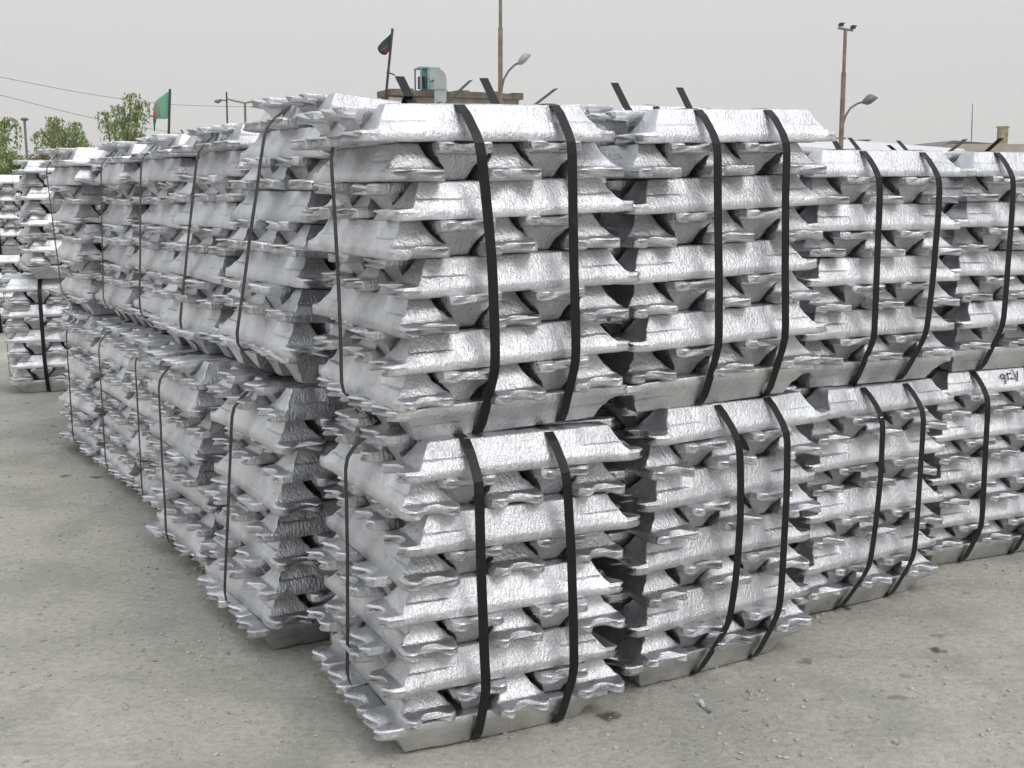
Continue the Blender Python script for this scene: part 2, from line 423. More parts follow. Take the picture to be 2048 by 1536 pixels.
YT = lambda i, s0=0., d=1, L=.14, a=52, c=0.: ('Y', i, s0, d, L, a, c)
XT = lambda i, s0=0., d=1, L=.14, a=52, c=0.: ('X', i, s0, d, L, a, c)
S1 = (-.145, 3.68, .456, -.012, .028, .014, .031, 1.014, .011)
S2 = (.575, 4.165, .540, .007, .026, -.030, -.024, 1.021, -.065)
S3 = (1.268, 4.81, .560, -.02, -.003, .019, .012, .963, -.105)
S4 = (2.055, 5.42, .40, .0, -.002, .014, -.026, .935, .015)
L2 = (-.755, 4.475, .552, -.008, -.07, .065, -.012, 1.022, .023)
stack(S1, 11, 'bottom bundle of the nearest corner stack, standing on the concrete in the foreground', 'top bundle of the nearest corner stack, with loose black strap ends sticking up',
      lo=dict(ystraps=((-.165, -.15, -.12), (.11, .15, .165)), xstraps=((.02, .0, .03),), shift={0: (-.035, 0, 0), 8: (.015, 0, 0), 6: (.026, 0, .01), 4: (-.03, 0, .01), 2: (-.035, 0, 0)}),
      up=dict(ystraps=((-.14, -.10, -.11), (.165, .165, .17)), xstraps=((.0, -.02, .02),), shift={8: (-.045, 0, -.02), 6: (.01, 0, .02), 4: (.025, 0, .02)},
              tails=(YT(0, -.05, 1, .17, 50), YT(1, .0, 1, .16, 55), XT(0, -.1, 1, .17, 40), XT(0, .22, 1, .14, 35), YT(0, .12, -1, .12, 25))))
stack(S2, 12, 'bottom bundle of the second stack along the front, right of the nearest one', 'top bundle of the second front stack, two strap ends leaning left on it',
      lo=dict(ystraps=((-.06, -.03, -.12), (.17, .18, .15)), shift={0: (-.025, 0, 0), 2: (-.015, 0, 0), 4: (-.02, 0, 0), 8: (.025, 0, 0)}),
      up=dict(ystraps=((-.11, -.10, -.09), (.17, .17, .19)), xstraps=((.03, 0, 0),), shift={8: (.035, 0, 0), 4: (-.04, 0, 0)},
              tails=(YT(0, .02, 1, .17, 55), YT(1, .05, 1, .16, 52), XT(0, -.12, -1, .12, 30, -.9), XT(0, -.2, 1, .5, 10, -.36), YT(0, -.22, 1, .34, 16, -.55))))
stack(S3, 13, 'bottom bundle of the third stack from the near corner along the front row', 'top bundle of the third stack from the near corner, white roof beyond it',
      lo=dict(ystraps=((-.10, -.08, -.15), (.15, .16, .15))),
      up=dict(ystraps=((-.11, -.10, -.09), (.19, .19, .15)), tails=(YT(0, .05, 1, .15, 45), YT(1, .1, 1, .14, 45), XT(0, -.2, -1, .1, 20))))
b4, b4u = stack(S4, 14, 'bottom bundle of the rightmost stack, with handwritten black numerals on its top ingot', 'top bundle of the rightmost stack, sitting over the ingot with handwritten numerals',
      lo=dict(ystraps=((-.17, -.16, -.15), (.15, .15, .15)), shift={8: (0, 0, 0)}, jit=.5), hsu=1.0, up=dict(ystraps=((-.165, -.16, -.17), (.16, .15, .15)), tails=(XT(0, -.15, 1, .16, 30), YT(1, .1, -1, .14, 40))))
stack(L2, 21, 'bottom bundle of the second stack in the left row, beside a dark gap', 'top bundle of the second stack in the left row, leaning over the bundle beneath',
      lo=dict(ystraps=((.27, .21, .06),), shear=(.08, .02), shift={0: (-.03, 0, 0)}), hsu=1.09,
      up=dict(ystraps=((.2, .22, .22),), tails=(XT(0, .2, 1, .12, 35), YT(0, .1, 1, .12, 30)), shear=(.12, .02)))
LL = [((-1.20, 5.26, .566, 0, 0, .09, .02, 1.01, .03), 'third'), ((-1.53, 5.98, .53, 0, 0, .03, .02, 1.0, .03), 'fourth'),
      ((-1.957, 6.667, .56, 0, 0, .04, .02, .98, -.02), 'fifth'), ((-2.417, 7.389, .60, 0, 0, .0, 0, .97, -.03), 'sixth'), ((-2.65, 8.25, .52, 0, 0, .0, 0, .98, .04), 'seventh')]
for i, (S, wd) in enumerate(LL):
    stack(S, 22+i, 'bottom bundle of the %s stack back in the left row' % wd, 'top bundle of the %s stack back in the left row, against the sky' % wd,
          up=dict(ystraps=((.2, .2, .2),), tails=((YT(0, .1, 1, .10, 60),) if i % 2 else (XT(0, .1, -1, .12, 55),)), jit=1.7, shear=((.16, .02), (.07, .03), (.04, .0), (-.06, 0), (0, 0))[i]), lo=dict(ystraps=((.2, .2, .2),), jit=1.7), hsu=(1.05, 1.04, 1.05, 1.05, 1.0)[i])
# the stack that closes the left row, seen face on, and the one beyond
stack((-3.86, 9.85, .30, 0, 0, .126, -.10, 1.0, .14), 31, 'bottom bundle of the far left stack whose broad face shows one black strap', 'top bundle of the far left stack that faces the camera, willows behind',
      lo=dict(ystraps=((-.10, -.10, -.09), (.16, .16, .16))), up=dict(ystraps=((.2, .2, .2),), xstraps=((-.05, -.05, -.05),), tails=(YT(0, 0, 1, .1, 80),)))
stack((-5.95, 13.8, .38, 0, 0, .05, .0, .96, .02), 32, 'bottom bundle of the farthest stack, cut by the left edge of the photo', 'top bundle of the farthest stack, lowest on the horizon at the left edge',
      up=dict(tails=(YT(0, 0, 1, .12, 85), YT(1, .05, 1, .12, 85))))
# second row, behind the front one
BB = [((.53, 5.12, .52, 0, 0, 0, 0, 1.06, 0), 'second'), ((1.27, 5.72, .50, 0, 0, 0, 0, .975, 0), 'third'), ((2.02, 6.30, .42, 0, 0, .05, 0, .985, 0), 'fourth'), ((-.24, 5.22, .55, 0, 0, 0, 0, .96, 0), 'nearest')]
for i, (S, wd) in enumerate(BB):
    stack(S, 41+i, 'bottom bundle hidden in the back row, directly behind the %s front stack' % wd, 'back row top bundle, peeping over the %s front stack' % wd,
          up=dict(tails=(YT(0, .1, 1, .14, 45), YT(1, .05, 1, .13, 40), XT(0, 0, -1, .1, 25)) if i == 1 or i == 2 else ()), dz=0)

# handwritten numerals on the rightmost stack's lower top ingot
def numerals(parent):
    y0, z0 = -(2*PP+.0815), 8*H*.935
    sl_ = math.atan2((WW-WN)/2, H)
    strokes = [[(.05, .060), (.062, .066), (.072, .058), (.066, .048), (.052, .046), (.046, .054), (.05, .060)], [(.071, .055), (.068, .036), (.065, .022)],
               [(.088, .070), (.089, .052), (.089, .036)], [(.089, .068), (.100, .064), (.108, .068), (.108, .062)], [(.100, .046), (.108, .044), (.118, .040)],
               [(.122, .082), (.130, .062), (.138, .030), (.143, .045), (.150, .066), (.156, .074)]]
    mb = MB()
    for st in strokes:
        P3 = []
        for (a, b) in st:
            z = .014+b*.95
            y = y0+(.0815-WN/2)*max(0, (z-.022)/(H-.022))-.002
            P3.append((a-.07, y, z0+z))
        mb.tube(P3, .0026, 6)
    return mb.build('handwritten_numerals', plain('marker_ink', (.05, .045, .05), .6, 0, .2), parent)
numerals(b4)

# ------------------------------------------------------------------ litter
def ribbon(name, P, wd, m, th=.001):
    V = []; P = [Vector(p) for p in P]
    for i, p in enumerate(P):
        d = (P[min(i+1, len(P)-1)]-P[max(i-1, 0)]); s = Vector((-d.y, d.x, 0)).normalized()*wd/2
        V += [p-s, p+s, p+s+Vector((0, 0, th)), p-s+Vector((0, 0, th))]
    F = [(i*4+j, (i+1)*4+j, (i+1)*4+(j+1) % 4, i*4+(j+1) % 4) for i in range(len(P)-1) for j in range(4)]+[(3, 2, 1, 0), (4*len(P)-4, 4*len(P)-3, 4*len(P)-2, 4*len(P)-1)]
    return link(name, mesh(name, V, F, m, False))
def gp(px, py, z=0):
    b = (768-py)/FPX; d = math.sin(PITCH)-b*math.cos(PITCH); Y = (EYE-z)/d*(math.cos(PITCH)+b*math.sin(PITCH)); p = at(px, py, Y); p.z = z; return p
a, b = gp(1400, 1408), gp(1420, 1428)
o = ribbon('metal_shaving', [a+Vector((0, 0, .018)), a.lerp(b, .4)+Vector((0, 0, .004)), a.lerp(b, .7)+Vector((.004, 0, .002)), b+Vector((0, 0, .006))], .014, M_AL)
setp(o, 'small curled silver shaving lying on the concrete in front of the stacks', 'metal scrap')

# ------------------------------------------------------------------ background
M_CONC = plain('weathered_concrete', (.33, .29, .25), .9, 0, .3, 3, .01)
M_ROOFEDGE = plain('mossy_parapet', (.16, .14, .11), .95, 0, .4, 6, .02)
M_BLOCK = plain('cream_block', (.52, .46, .38), .9, 0, .15, 4, .005)
M_RUST = plain('rusty_steel', (.24, .185, .145), .75, .2, .35, 6)
M_GREY = plain('grey_paint', (.17, .17, .175), .6, .2, .2, 5)
M_DARK = plain('dark_metal', (.06, .055, .055), .6, .2, .3, 5)
M_DUCT = plain('galvanised_duct', (.42, .47, .46), .5, .5, .12, 5)
M_TURQ = plain('turquoise_paint', (.24, .40, .42), .6, 0, .15, 6)
M_WHITE = plain('white_sheet', (.66, .66, .665), .5, 0, .05, 3)
M_BEIGE = plain('beige_plaster', (.42, .38, .31), .9, 0, .15, 2)
M_GLASS = plain('lamp_glass', (.35, .36, .35), .3, 0, .1, 4)

# concrete outbuilding with cooler
D = 24.0
pl, pr_ = at(778, 179, D), at(1043, 200, D+1.2)
bz = .5*(pl.z+at(1043, 193, D+1.2).z)
dx, dy_ = pr_.x-pl.x, 1.2
ang = math.atan2(dy_, dx); Lb = math.hypot(dx, dy_)
zt = pl.z
bld = thing('outbuilding', (pl.x, pl.y, 0), 'low weathered concrete outbuilding with mossy flat roof edge behind the near stacks', 'building', None, (0, 0, ang))
wl = MB().box((Lb/2, .35, (zt-.12)/2), (Lb-.12, .7, zt-.12))
wl.build('wall', M_CONC, bld)
rf = MB(); prev = None
for i in range(12):
    x0 = Lb*i/12; hh = .13+.02*math.sin(i*2.3)
    rf.box((x0+Lb/24, .35, zt-.12+hh/2+.002), (Lb/12-.004, .9, hh))
rf.build('roof_edge', M_ROOFEDGE, bld)
pan = MB()
for i in range(5):
    for j in range(3): pan.box((.32+.02*(j % 2)+i*.0, -.012-.0, zt-.26-.17*j), (.0, .0, .0))
blk = MB()
for j in range(4):
    for i in range(2): blk.box((.12+.27*i+(.05 if j % 2 else 0), -.03, zt-.22-.15*j), (.25, .05, .14))
blk.build('block_patch', M_BLOCK, bld)
def local(px, py, d):   # point in the building's frame
    q = at(px, py, d); v = Vector((q.x-pl.x, q.y-pl.y, q.z)); c, s = math.cos(-ang), math.sin(-ang)
    return Vector((v.x*c-v.y*s, v.x*s+v.y*c, v.z))
c0 = at(842, 178, D+.9); c1 = at(882, 134, D+.9)
cw = c1.x-c0.x; ch = c1.z-zt
cool = thing('air_cooler', (c0.x, c0.y, zt+.01), 'turquoise evaporative cooler box with open side standing on the outbuilding roof', 'air cooler', None, (0, 0, .35))
fr = MB()
for a_ in (0, .16): fr.box((a_, 0, ch/2), (.03, .03, ch)); fr.box((a_, .45, ch/2), (.03, .03, ch))
fr.box((.08, .22, ch-.015), (.19, .48, .03)); fr.box((.08, .22, .03), (.19, .48, .03))
fr.build('frame', M_TURQ, cool)
MB().box((.16+cw/2-.07, .22, ch/2), (cw-.19, .48, ch-.02)).build('cabinet', M_TURQ, cool)
MB().box((.08, .25, .22), (.1, .2, .25)).build('motor', M_DARK, cool)
du = thing('air_duct', (at(876, 201, D-.15).x, D-.15, 0), 'pale galvanised air duct bending down from the cooler over the roof edge', 'duct')
dw = at(892, 150, D-.15).x-at(870, 150, D-.15).x
zt2 = at(876, 140, D-.15).z; x0 = at(861, 150, D-.15).x-du.location.x; xm = 0
OUT = [(859, 143), (864, 140), (871, 138.5), (880, 139.5), (887, 143), (891, 149), (892.5, 156), (892.5, 215), (870, 215), (870, 162), (868, 160), (861, 164)]
P = [at(a_, b_, D-.15) for a_, b_ in OUT]; V = [(p.x-du.location.x, -.18, p.z) for p in P]+[(p.x-du.location.x, .18, p.z) for p in P]; k = len(P)
P = [(at(881, 200, D-.15).x-du.location.x, 0, 0)]
F = [tuple(range(k))[::-1], tuple(range(k, 2*k))]+[(i, (i+1) % k, k+(i+1) % k, k+i) for i in range(k)]
link('duct_pipe', mesh('duct_pipe', V, F, M_DUCT, False), du)
for zz in (3.2, 3.6):
    rim = MB(); rim.box((P[-1][0], 0, zz), (dw*1.06, .40, .03)); rim.build('duct_flange', M_DUCT, du)

# tall poles with a side lamp
def lamp_pole(px, ptop, pjoin, parm, phead, D, label, flood=False, m=M_RUST):
    base = at(px, 300, D); b0 = Vector((base.x, D, 0))
    t = thing('lamp_pole', b0, label, 'lamp pole')
    top = at(ptop[0], ptop[1], D); dxt = top.x-b0.x
    zj = at(px, pjoin, D).z; r = .0016*D
    mb = MB(); mb.tube([(0, 0, 0), (dxt*(zj/top.z), 0, zj)], r*1.25, 12); mb.tube([(dxt*(zj/top.z), 0, zj), (dxt, 0, top.z)], r*.9, 12)
    mb.build('pole', m, t)
    A = [at(q[0], q[1], D)-b0 for q in parm]
    MB().tube(A, r*.55, 8).build('lamp_arm', M_GREY, t)
    hd = at(phead[0], phead[1], D)-b0; d = (A[-1]-A[-2]).normalized()
    V = []; ks = 9; n = 12; Lh = .0125*D; rh = .0046*D
    for i in range(ks):
        u = i/(ks-1); rad = rh*math.sin(math.pi*min(.97, max(.12, u**.75)))+.1*rh
        for j in range(n):
            q = 2*math.pi*j/n; V.append(A[-1]+d*Lh*u+Vector((0, math.cos(q)*rad*1.1, math.sin(q)*rad*(1.0 if math.sin(q) > 0 else .7))))
    F = [(i*n+j, i*n+(j+1) % n, (i+1)*n+(j+1) % n, (i+1)*n+j) for i in range(ks-1) for j in range(n)]+[tuple(range(n))[::-1], tuple(range((ks-1)*n, ks*n))]
    link('lamp_head', mesh('lamp_head', V, F, M_GREY if flood else M_GLASS, True), t)
    if flood:
        c = MB(); a_, b_ = at(1676, 56, D)-b0, at(1706, 61, D)-b0; c.tube([a_, b_], r*.6, 8); c.build('crossbar', M_GREY, t)
        for (qx, qy) in ((1682, 50), (1706, 55)):
            f = MB(); q = at(qx, qy, D)-b0; f.box(q, (.0034*D, .003*D, .0022*D), .4); f.box(q+Vector((.0006*D, -.001*D, .0012*D)), (.0042*D, .002*D, .0009*D), .4); f.build('floodlight', M_DARK, t)
    return t
lamp_pole(1000, (1001, -60), 55, [(1002, 196), (1004, 175), (1008, 158), (1017, 142), (1028, 131), (1036, 126)], (1045, 119), 22, 'tall thin steel pole running out of the picture top, single lamp on a curved arm')
lamp_pole(1683, (1691, 57), 145, [(1685, 262), (1687, 245), (1692, 230), (1701, 216), (1715, 207), (1726, 204)], (1742, 201), 26, 'rusty pole topped by two floodlights, with a curved side lamp, at the right', True)

# double-arm street light
D = 60.0
b0 = Vector((at(489, 300, D).x, D, 0)); t = thing('street_light', b0, 'green double-arm street light far behind the left row', 'street light')
MB().tube([(0, 0, 0), at(490, 206, D)-b0], .06, 8).build('pole', M_GREY, t)
for pts in (((490, 206), (470, 202), (455, 198)), ((490, 206), (505, 203), (520, 199))):
    MB().tube([at(a_, b_, D)-b0 for a_, b_ in pts], .05, 6).build('lamp_arm', plain('green_grey_paint', (.22, .27, .2), .6), t)
D = 62.0
b0 = Vector((at(454, 300, D).x, D, 0)); t = thing('street_light', b0, 'dark mast carrying one short lamp arm to its left, far behind the left row', 'street light')
MB().tube([(0, 0, 0), at(453, 184, D)-b0], .045, 8).build('pole', M_DARK, t)
MB().tube([at(453, 201, D)-b0, at(443, 200, D)-b0], .035, 6).build('lamp_arm', M_GREY, t)
MB().tube([at(443, 200, D)-b0, at(436, 203, D)-b0, at(429, 203, D)-b0], [.06, .11, .05], 8).build('lamp_head', M_GREY, t)
D = 55.0
b0 = Vector((at(53, 300, D).x, D, 0)); t = thing('lamp_post', b0, 'grey lamp post with small flat round head among the left willows', 'lamp post')
MB().tube([(0, 0, 0), at(49, 241, D)-b0], .06, 8).build('pole', M_GREY, t)
q = at(49, 239, D)-b0
MB().tube([q+Vector((0, 0, -.06)), q+Vector((0, 0, .02)), q+Vector((0, 0, .08))], [.12, .2, .12], 10).build('lamp_head', M_GREY, t)
D = 70.0
b0 = Vector((at(1944, 300, D).x, D, 0)); t = setp(MB().tube([(0, 0, 0), at(1944, 247, D)-b0, at(1945, 207, D)-b0], [.035, .03, .02], 6).build('antenna_mast', M_GREY, None, False, b0), 'very thin antenna mast standing alone at the right', 'antenna')

# flags
def flag(pole_px, D, grid, m, label, arms=()):
    b0 = Vector((at(*pole_px[0], D).x, D, 0)); t = thing('flag', b0, label, 'flag')
    P = [at(*p, D)-b0 for p in pole_px]; P[0] = Vector((P[0].x, 0, max(0, P[0].z)))
    P = [Vector((P[0].x-(P[-1].x-P[0].x)*0, 0, .0))]+P
    MB().tube(P, .0011*D, 8).build('flagpole', M_DARK, t)
    for a_ in arms: MB().tube([at(*q, D)-b0 for q in a_], .0006*D, 5).build('stay', M_DARK, t)
    nu, nv = len(grid[0]), len(grid); V = []
    for j, row in enumerate(grid):
        for i, (qx, qy) in enumerate(row):
            V.append(at(qx, qy, D)-b0+Vector((0, .12*math.sin(i*1.7+j*.5)*min(1, i/1.0), 0)))
    F = [(j*nu+i, j*nu+i+1, (j+1)*nu+i+1, (j+1)*nu+i) for j in range(nv-1) for i in range(nu-1)]
    me = mesh('cloth', V, F, m, True); uv = me.uv_layers.new()
    for p in me.polygons:
        for li, vi in zip(p.loop_indices, p.vertices): uv.data[li].uv = ((vi % nu)/(nu-1), 1-(vi//nu)/(nv-1))
    c = link('cloth', me, t); md = c.modifiers.new('s', 'SUBSURF'); md.levels = md.render_levels = 2
    so_ = c.modifiers.new('t', 'SOLIDIFY'); so_.thickness = .006
    return t, c, b0
def cloth_mat(name, stops, mode='V'):
    m, tt, p = mat(name); u = N(tt, 'ShaderNodeUVMap'); s = N(tt, 'ShaderNodeSeparateXYZ'); tt.links.new(u.outputs[0], s.inputs[0])
    r = ramp(tt, s.outputs[1 if mode == 'V' else 0], stops); tt.links.new(r, p.inputs['Base Color']); p.inputs['Roughness'].default_value = .85
    tr = N(tt, 'ShaderNodeBsdfTranslucent'); tt.links.new(r, tr.inputs[0]); mxs = N(tt, 'ShaderNodeMixShader'); mxs.inputs[0].default_value = .4
    tt.links.new(p.outputs[0], mxs.inputs[1]); tt.links.new(tr.outputs[0], mxs.inputs[2]); tt.links.new(mxs.outputs[0], tt.nodes['Material Output'].inputs[0])
    return m
g1 = [[(340, 178), (327, 188), (316, 197), (310, 208)], [(339, 198), (327, 205), (315, 212), (309, 222)], [(339, 218), (327, 222), (316, 226), (308, 235)], [(338, 238), (327, 238), (318, 237), (310, 240)]]
t, c, b0 = flag([(337, 285), (340, 178)], 30, g1, cloth_mat('green_cloth', [(0, (.24, .52, .38)), (1, (.28, .58, .43))]), 'green flag with a red emblem drooping from a pole above the left row')
D = 30
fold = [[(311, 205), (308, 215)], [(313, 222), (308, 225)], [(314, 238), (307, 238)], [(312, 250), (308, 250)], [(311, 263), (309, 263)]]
def patch(grid, m, name, dy):
    nu, nv = len(grid[0]), len(grid); V = [at(qx, qy, D)-b0+Vector((0, dy, 0)) for row in grid for qx, qy in row]
    V += [v+Vector((0, .008, 0)) for v in V]; o_ = nu*nv
    F = [(j*nu+i, (j+1)*nu+i, (j+1)*nu+i+1, j*nu+i+1) for j in range(nv-1) for i in range(nu-1)]
    F += [tuple(k+o_ for k in f[::-1]) for f in F]
    return link(name, mesh(name, V, F, m, False), t)
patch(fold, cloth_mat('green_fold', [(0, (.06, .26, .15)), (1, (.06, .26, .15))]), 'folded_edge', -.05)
MR = plain('red_dye', (.42, .09, .06), .85)
patch([[(312, 224), (308, 226)], [(314, 239), (309, 240)]], MR, 'red_band', -.075)
em = MB()
for st in ([(318, 208), (315, 214), (319, 220)], [(320, 214), (323, 222), (321, 230), (326, 233)], [(320, 232), (324, 231), (322, 234)]):
    em.tube([at(a_, b_, D)-b0+Vector((0, -.14, 0)) for a_, b_ in st], .014, 6)
em.build('emblem', MR, t)
g2 = [[(785, 62), (775, 72), (765, 82), (757, 95)], [(783, 75), (775, 84), (766, 93), (756, 100)], [(782, 88), (775, 96), (768, 101), (759, 106)], [(779, 100), (776, 106), (773, 112), (764, 109)]]
flag([(771, 200), (785, 57)], 24, g2, cloth_mat('dark_tricolour', [(0, (.19, .035, .045)), (.25, (.17, .04, .05)), (.42, (.15, .14, .14)), (.6, (.06, .09, .08)), (.9, (.05, .11, .085))], 'V'), 'dark green, white and red flag hanging limp on a leaning pole near the cooler', arms=([(773, 144), (782, 147), (790, 150)],))

# overhead wires
for i, (pts, lab) in enumerate((([(-60, 142), (0, 154), (150, 183), (300, 205), (420, 212), (560, 213), (760, 206)], 'upper of the two thin overhead wires sagging across the left sky'),
                                ([(-60, 178), (0, 190), (150, 228), (260, 250), (380, 270), (560, 292)], 'lower of the two thin overhead wires sagging across the left sky'))):
    P = [at(a_, b_, 40+3*k) for k, (a_, b_) in enumerate(pts)]
    Q = []
    for k in range(len(P)-1):
        p0, p1, p2, p3 = P[max(0, k-1)], P[k], P[k+1], P[min(len(P)-1, k+2)]
        for s in range(6):
            u = s/6; Q.append(.5*((2*p1)+(p2-p0)*u+(2*p0-5*p1+4*p2-p3)*u*u+(3*p1-p0-3*p2+p3)*u**3))
    Q.append(P[-1])
    setp(MB().tube(Q, .010, 5).build('overhead_wire', M_GREY), lab, 'wire', 'overhead wires')

# right background: white roof, beige building, dark canopy, chimney
D = 30.0
a_, b_ = at(1560, 267, D), at(1945, 297, D+2)
t = thing('warehouse', (a_.x, D, 0), 'long white sheet-metal building whose low roof shows behind the third stack', 'building', None, (0, 0, math.atan2(2, b_.x-a_.x)))
Lw = math.hypot(b_.x-a_.x, 2); V = [(0, 0, 0), (Lw, 0, 0), (Lw, 0, b_.z-.28), (0, 0, a_.z-.28), (0, 5, 0), (Lw, 5, 0), (Lw, 5, b_.z), (0, 5, a_.z), (0, .35, a_.z), (Lw, .35, b_.z)]
mb = MB(); mb.add(V, [(0, 1, 2, 3), (4, 7, 6, 5), (0, 3, 8, 7, 4), (1, 5, 6, 9, 2), (3, 2, 9, 8), (8, 9, 6, 7)]); mb.build('shell', M_WHITE, t)
for fx in (.40, .53): 
    zz = a_.z+(b_.z-a_.z)*fx
    v = MB(); v.box((Lw*fx, 1.0, zz+.07), (.22, .5, .03)); v.box((Lw*fx-.08, 1.0, zz+.02), (.02, .4, .10)); v.box((Lw*fx+.08, 1.0, zz+.02), (.02, .4, .10)); v.build('roof_vent', M_GREY, t)
arcp = [(Lw*.37+.14*math.cos(q), -.03, a_.z+(b_.z-a_.z)*.37-.42+.2*math.sin(q)) for q in [math.pi*k/10 for k in range(11)]]
MB().tube(arcp, .02, 6).build('arched_pipe', M_WHITE, t)
D = 45.0
a_, b_ = at(1905, 288, D), at(2110, 288, D); hz = a_.z
t = thing('depot', (a_.x, D, 0), 'low beige plastered building at the right edge, chimney rising from it', 'building')
MB().box(((b_.x-a_.x)/2, 3, hz/2), (b_.x-a_.x, 6, hz)).build('wall', M_BEIGE, t)
ca, cb = at(2031, 250, D-.5), at(2045, 290, D-.5)
c = MB(); c.box(((ca.x+cb.x)/2-a_.x, 1, (ca.z+.05)/2+.3), (cb.x-ca.x, .3, ca.z-.6)); c.box(((ca.x+cb.x)/2-a_.x, 1, ca.z), (cb.x-ca.x+.06, .36, .06)); c.build('chimney', plain('ochre_brick', (.33, .29, .17), .9, 0, .3, 5), t)
D = 48.0
a_, p_, b_ = at(1955, 283, D), at(1982, 273, D), at(2120, 283, D)
t = thing('canopy', (a_.x, D+4, 0), 'dark pitched steel canopy roof above the beige building', 'canopy')
V = [(0, 0, a_.z), (p_.x-a_.x, 0, p_.z), (b_.x-a_.x, 0, b_.z), (b_.x-a_.x, 0, b_.z-.12), (p_.x-a_.x, 0, p_.z-.1), (.1, 0, a_.z-.1)]
V += [(x, y+5, z) for x, y, z in V]
MB().add(V, [(0, 1, 4, 5), (1, 2, 3, 4), (6, 11, 10, 7), (7, 10, 9, 8), (0, 6, 7, 1), (1, 7, 8, 2), (5, 4, 10, 11), (4, 3, 9, 10), (0, 5, 11, 6), (2, 8, 9, 3)]).build('roof', M_GREY, t)
pp = MB()
for xx in (.3, 1.6, 2.9): pp.box((xx, .4, (a_.z)/2-.03), (.1, .1, a_.z-.05))
pp.build('post', M_GREY, t)

# hills
def hills():
    V = []; F = []; n = 160
    for i in range(n+1):
        u = i/n; x = -620+1500*u; D_ = 800
        hgt = 16+22*math.exp(-((x+250)/32)**2)+17*math.exp(-((x+345)/30)**2)+3*noise.noise(Vector((u*60, 0, 8)))
        for k, (yy, zz) in enumerate(((0, -1), (0, hgt*.3), (60, hgt*.75), (130, hgt), (260, 0))):
            V.append((x, D_+yy+20*noise.noise(Vector((u*12, k, 0))), zz if zz < 1 else zz*(1+.08*noise.noise(Vector((u*40, k, 1))))))
    for i in range(n):
        for k in range(4): F.append((i*5+k, (i+1)*5+k, (i+1)*5+k+1, i*5+k+1))
    link('hills', mesh('hills', V, F, plain('dry_earth', (.46, .41, .35), .95, 0, .2, .05), True))['kind'] = 'structure'
hills()

# ------------------------------------------------------------------ trees
def leaf_mat(name, c1, c2):
    m, t, p = mat(name); L = t.links.new
    g = N(t, 'ShaderNodeNewGeometry'); r = ramp(t, g.outputs['Random Per Island'], [(0, c1), (.7, c2), (1, tuple(x*1.3 for x in c2))])
    L(r, p.inputs['Base Color']); p.inputs['Roughness'].default_value = .7
    tr = N(t, 'ShaderNodeBsdfTranslucent'); L(r, tr.inputs[0]); ms = N(t, 'ShaderNodeMixShader'); ms.inputs[0].default_value = .35
    L(p.outputs[0], ms.inputs[1]); L(tr.outputs[0], ms.inputs[2]); L(ms.outputs[0], t.nodes['Material Output'].inputs[0]); return m
M_LEAF = leaf_mat('willow_leaf', (.14, .20, .06), (.30, .38, .14))
M_BUSH = leaf_mat('bush_leaf', (.11, .18, .04), (.24, .32, .10))
M_TWIG = leaf_mat('dry_twig', (.16, .13, .09), (.25, .23, .14))
M_BARK = plain('bark', (.16, .125, .10), .95, 0, .3, 9)
def leaves(pts, size, rnd, up=0.):
    n = len(pts); P = np.array(pts); d = rnd.normal(size=(n, 3)); d[:, 2] -= up; d /= np.linalg.norm(d, axis=1)[:, None]
    e = rnd.normal(size=(n, 3)); e -= (e*d).sum(1)[:, None]*d; e /= np.linalg.norm(e, axis=1)[:, None]
    s = size*rnd.uniform(.6, 1.4, n)[:, None]
    V = np.stack([P-d*s, P+e*s*.35, P+d*s, P-e*s*.35], 1).reshape(-1, 3); F = np.arange(4*n).reshape(-1, 4)
    return V.tolist(), F.tolist()
def willow(lab, D, base_px, lobes, seed, dens=1.0, droop=1.0, grp='willow trees behind the left row'):
    """lobes: (px,py,radius in px) limb heads from which strands hang"""
    rnd = np.random.default_rng(seed); rr = random.Random(seed)
    b0 = Vector((at(base_px, 300, D).x, D, 0)); t = thing('willow_tree', b0, lab, 'tree', grp)
    s = D/FPX; tr = MB(); pts = []
    fork = Vector((0, 0, 1.6+rr.random()*.5)); tr.tube([(0, 0, 0), (.05, 0, .8), fork], [.16, .12, .11], 9)
    tw = MB()
    for (qx, qy, rad, hang) in lobes:
        h = at(qx, qy, D)-b0; h.y = rr.uniform(-.8, .8); r = rad*s
        mid = fork.lerp(h, .5)+Vector((rr.uniform(-.15, .15), rr.uniform(-.2, .2), .15))
        tr.tube([fork, mid, h], [.055, .03, .010], 7)
        k = int(6*dens*(rad/12+1))
        for _ in range(k):
            a = rr.uniform(0, 6.28); q = r*math.sqrt(rr.random()); st = h+Vector((math.cos(a)*q, math.sin(a)*q*1.0, rr.uniform(-.25, .3)*r))
            o_ = mid.lerp(h, rr.uniform(.5, 1)); apex = st+Vector((0, 0, r*.15))
            L_ = hang*s*rr.uniform(.2, 1.15)*droop; out_ = Vector((math.cos(a), math.sin(a), 0))*rr.uniform(.05, .25)
            line = [o_, o_.lerp(apex, .6)+Vector((0, 0, .08)), apex]; m_ = 7
            for j in range(1, m_+1): u = j/m_; line.append(apex+out_*math.sqrt(u)+Vector((.05*math.sin(u*5+a), 0, -L_*u)))
            tw.tube(line, [.010]*2+[.004]*(len(line)-2), 3, False)
            for j in range(2, len(line)-1):
                p, q_ = line[j], line[j+1]; nn = max(2, int((q_-p).length/.055*dens))
                for _k in range(nn): pts.append(p.lerp(q_, rr.random())+Vector((rr.gauss(0, .045), rr.gauss(0, .045), rr.gauss(0, .03))))
    tr.build('trunk', M_BARK, t, True); tw.build('twigs', M_TWIG, t)
    V, F = leaves([tuple(p) for p in pts], .060, rnd, 1.6)
    link('crown', mesh('crown', V, F, M_LEAF, False), t)
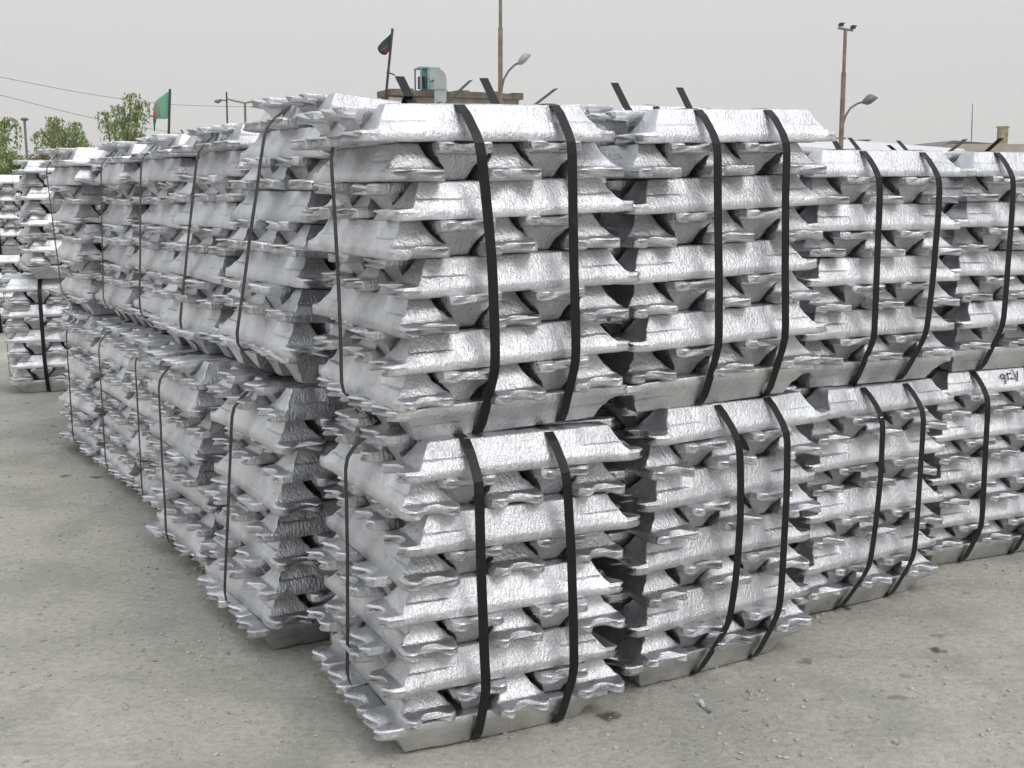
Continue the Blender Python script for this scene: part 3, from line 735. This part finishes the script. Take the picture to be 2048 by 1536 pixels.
willow('tall slender willow with hanging pale green strands, left of the green flag', 36, 247,
       [(262, 190, 9, 40), (275, 205, 9, 45), (238, 215, 9, 35), (222, 232, 12, 55), (250, 232, 16, 60), (275, 228, 12, 55), (228, 248, 14, 50), (262, 250, 18, 50), (240, 270, 18, 40), (268, 272, 12, 35)], 3, .95)
willow('broad bushy willow left of the tall one, arching bare top twig', 38, 120,
       [(103, 236, 10, 45), (85, 256, 9, 45), (140, 246, 9, 45), (128, 262, 16, 45), (110, 272, 18, 40), (150, 270, 14, 45), (90, 280, 12, 40), (130, 285, 22, 35), (172, 268, 10, 45), (160, 290, 14, 30), (112, 250, 8, 35)], 5, 1.1)
willow('willow cut by the left edge of the photo, drooping dense strands', 34, -12,
       [(-6, 238, 12, 80), (4, 252, 9, 75), (-22, 245, 14, 80), (-14, 270, 18, 60)], 8, 1.3)
willow('small arching willow sprig showing between the tall willow and the flag', 37, 283,
       [(284, 274, 7, 22), (290, 276, 4, 16)], 9, .6)
def bush(lab, D, cpx, wpx, top, seed, m, n=5200, size=.055, grp='bushes behind the far left stacks'):
    rnd = np.random.default_rng(seed); rr = random.Random(seed); b0 = Vector((at(cpx, 300, D).x, D, 0)); t = thing('bush', b0, lab, 'bush', grp)
    W = wpx*D/FPX/2; Z = at(cpx, top, D).z; st = MB(); pts = []
    for i in range(26):
        h = Vector((rr.uniform(-1, 1)*W*.85, rr.uniform(-.8, .8), Z*rr.uniform(.55, .95))); h.z *= 1-.25*(h.x/W)**2
        st.tube([(rr.uniform(-.2, .2), 0, 0), Vector((h.x*.5, h.y*.5, h.z*.5)), h], [.035, .02, .008], 5)
        for _ in range(n//26):
            r = Vector((rr.gauss(0, 1), rr.gauss(0, 1), rr.gauss(0, 1.1)))*W*.17; q = h+r; q.z = max(.1, q.z); pts.append(tuple(q))
    st.build('stems', M_BARK, t, True); V, F = leaves(pts, size, rnd); link('crown', mesh('crown', V, F, m, False), t)
bush('round leafy green bush at the left edge under the willow', 30, 18, 85, 296, 1, M_BUSH)
bush('dry brownish bush between the green one and the broad willow', 31, 75, 80, 300, 2, M_TWIG, 6500)
bush('dark green shrub filling the foot of the broad willow', 33, 150, 110, 300, 4, M_BUSH)
bush('sparse dry shrub with bare twigs behind the third left stack', 33, 470, 50, 250, 6, M_TWIG, 900, .04, None)

# dusty air
hz = MB().box((0, 400, 54), (1760, 1000, 112)).build('haze', plain('dust', (.7, .68, .65)))
hm = bpy.data.materials.new('dusty_air'); hm.use_nodes = True; ht = hm.node_tree; ht.nodes.clear()
ho = ht.nodes.new('ShaderNodeOutputMaterial'); hv = ht.nodes.new('ShaderNodeVolumePrincipled')
hv.inputs['Color'].default_value = (.985, .98, .965, 1); hv.inputs['Density'].default_value = .0005; hv.inputs['Anisotropy'].default_value = .2
ht.links.new(hv.outputs[0], ho.inputs['Volume']); hz.data.materials.clear(); hz.data.materials.append(hm); hz['kind'] = 'stuff'
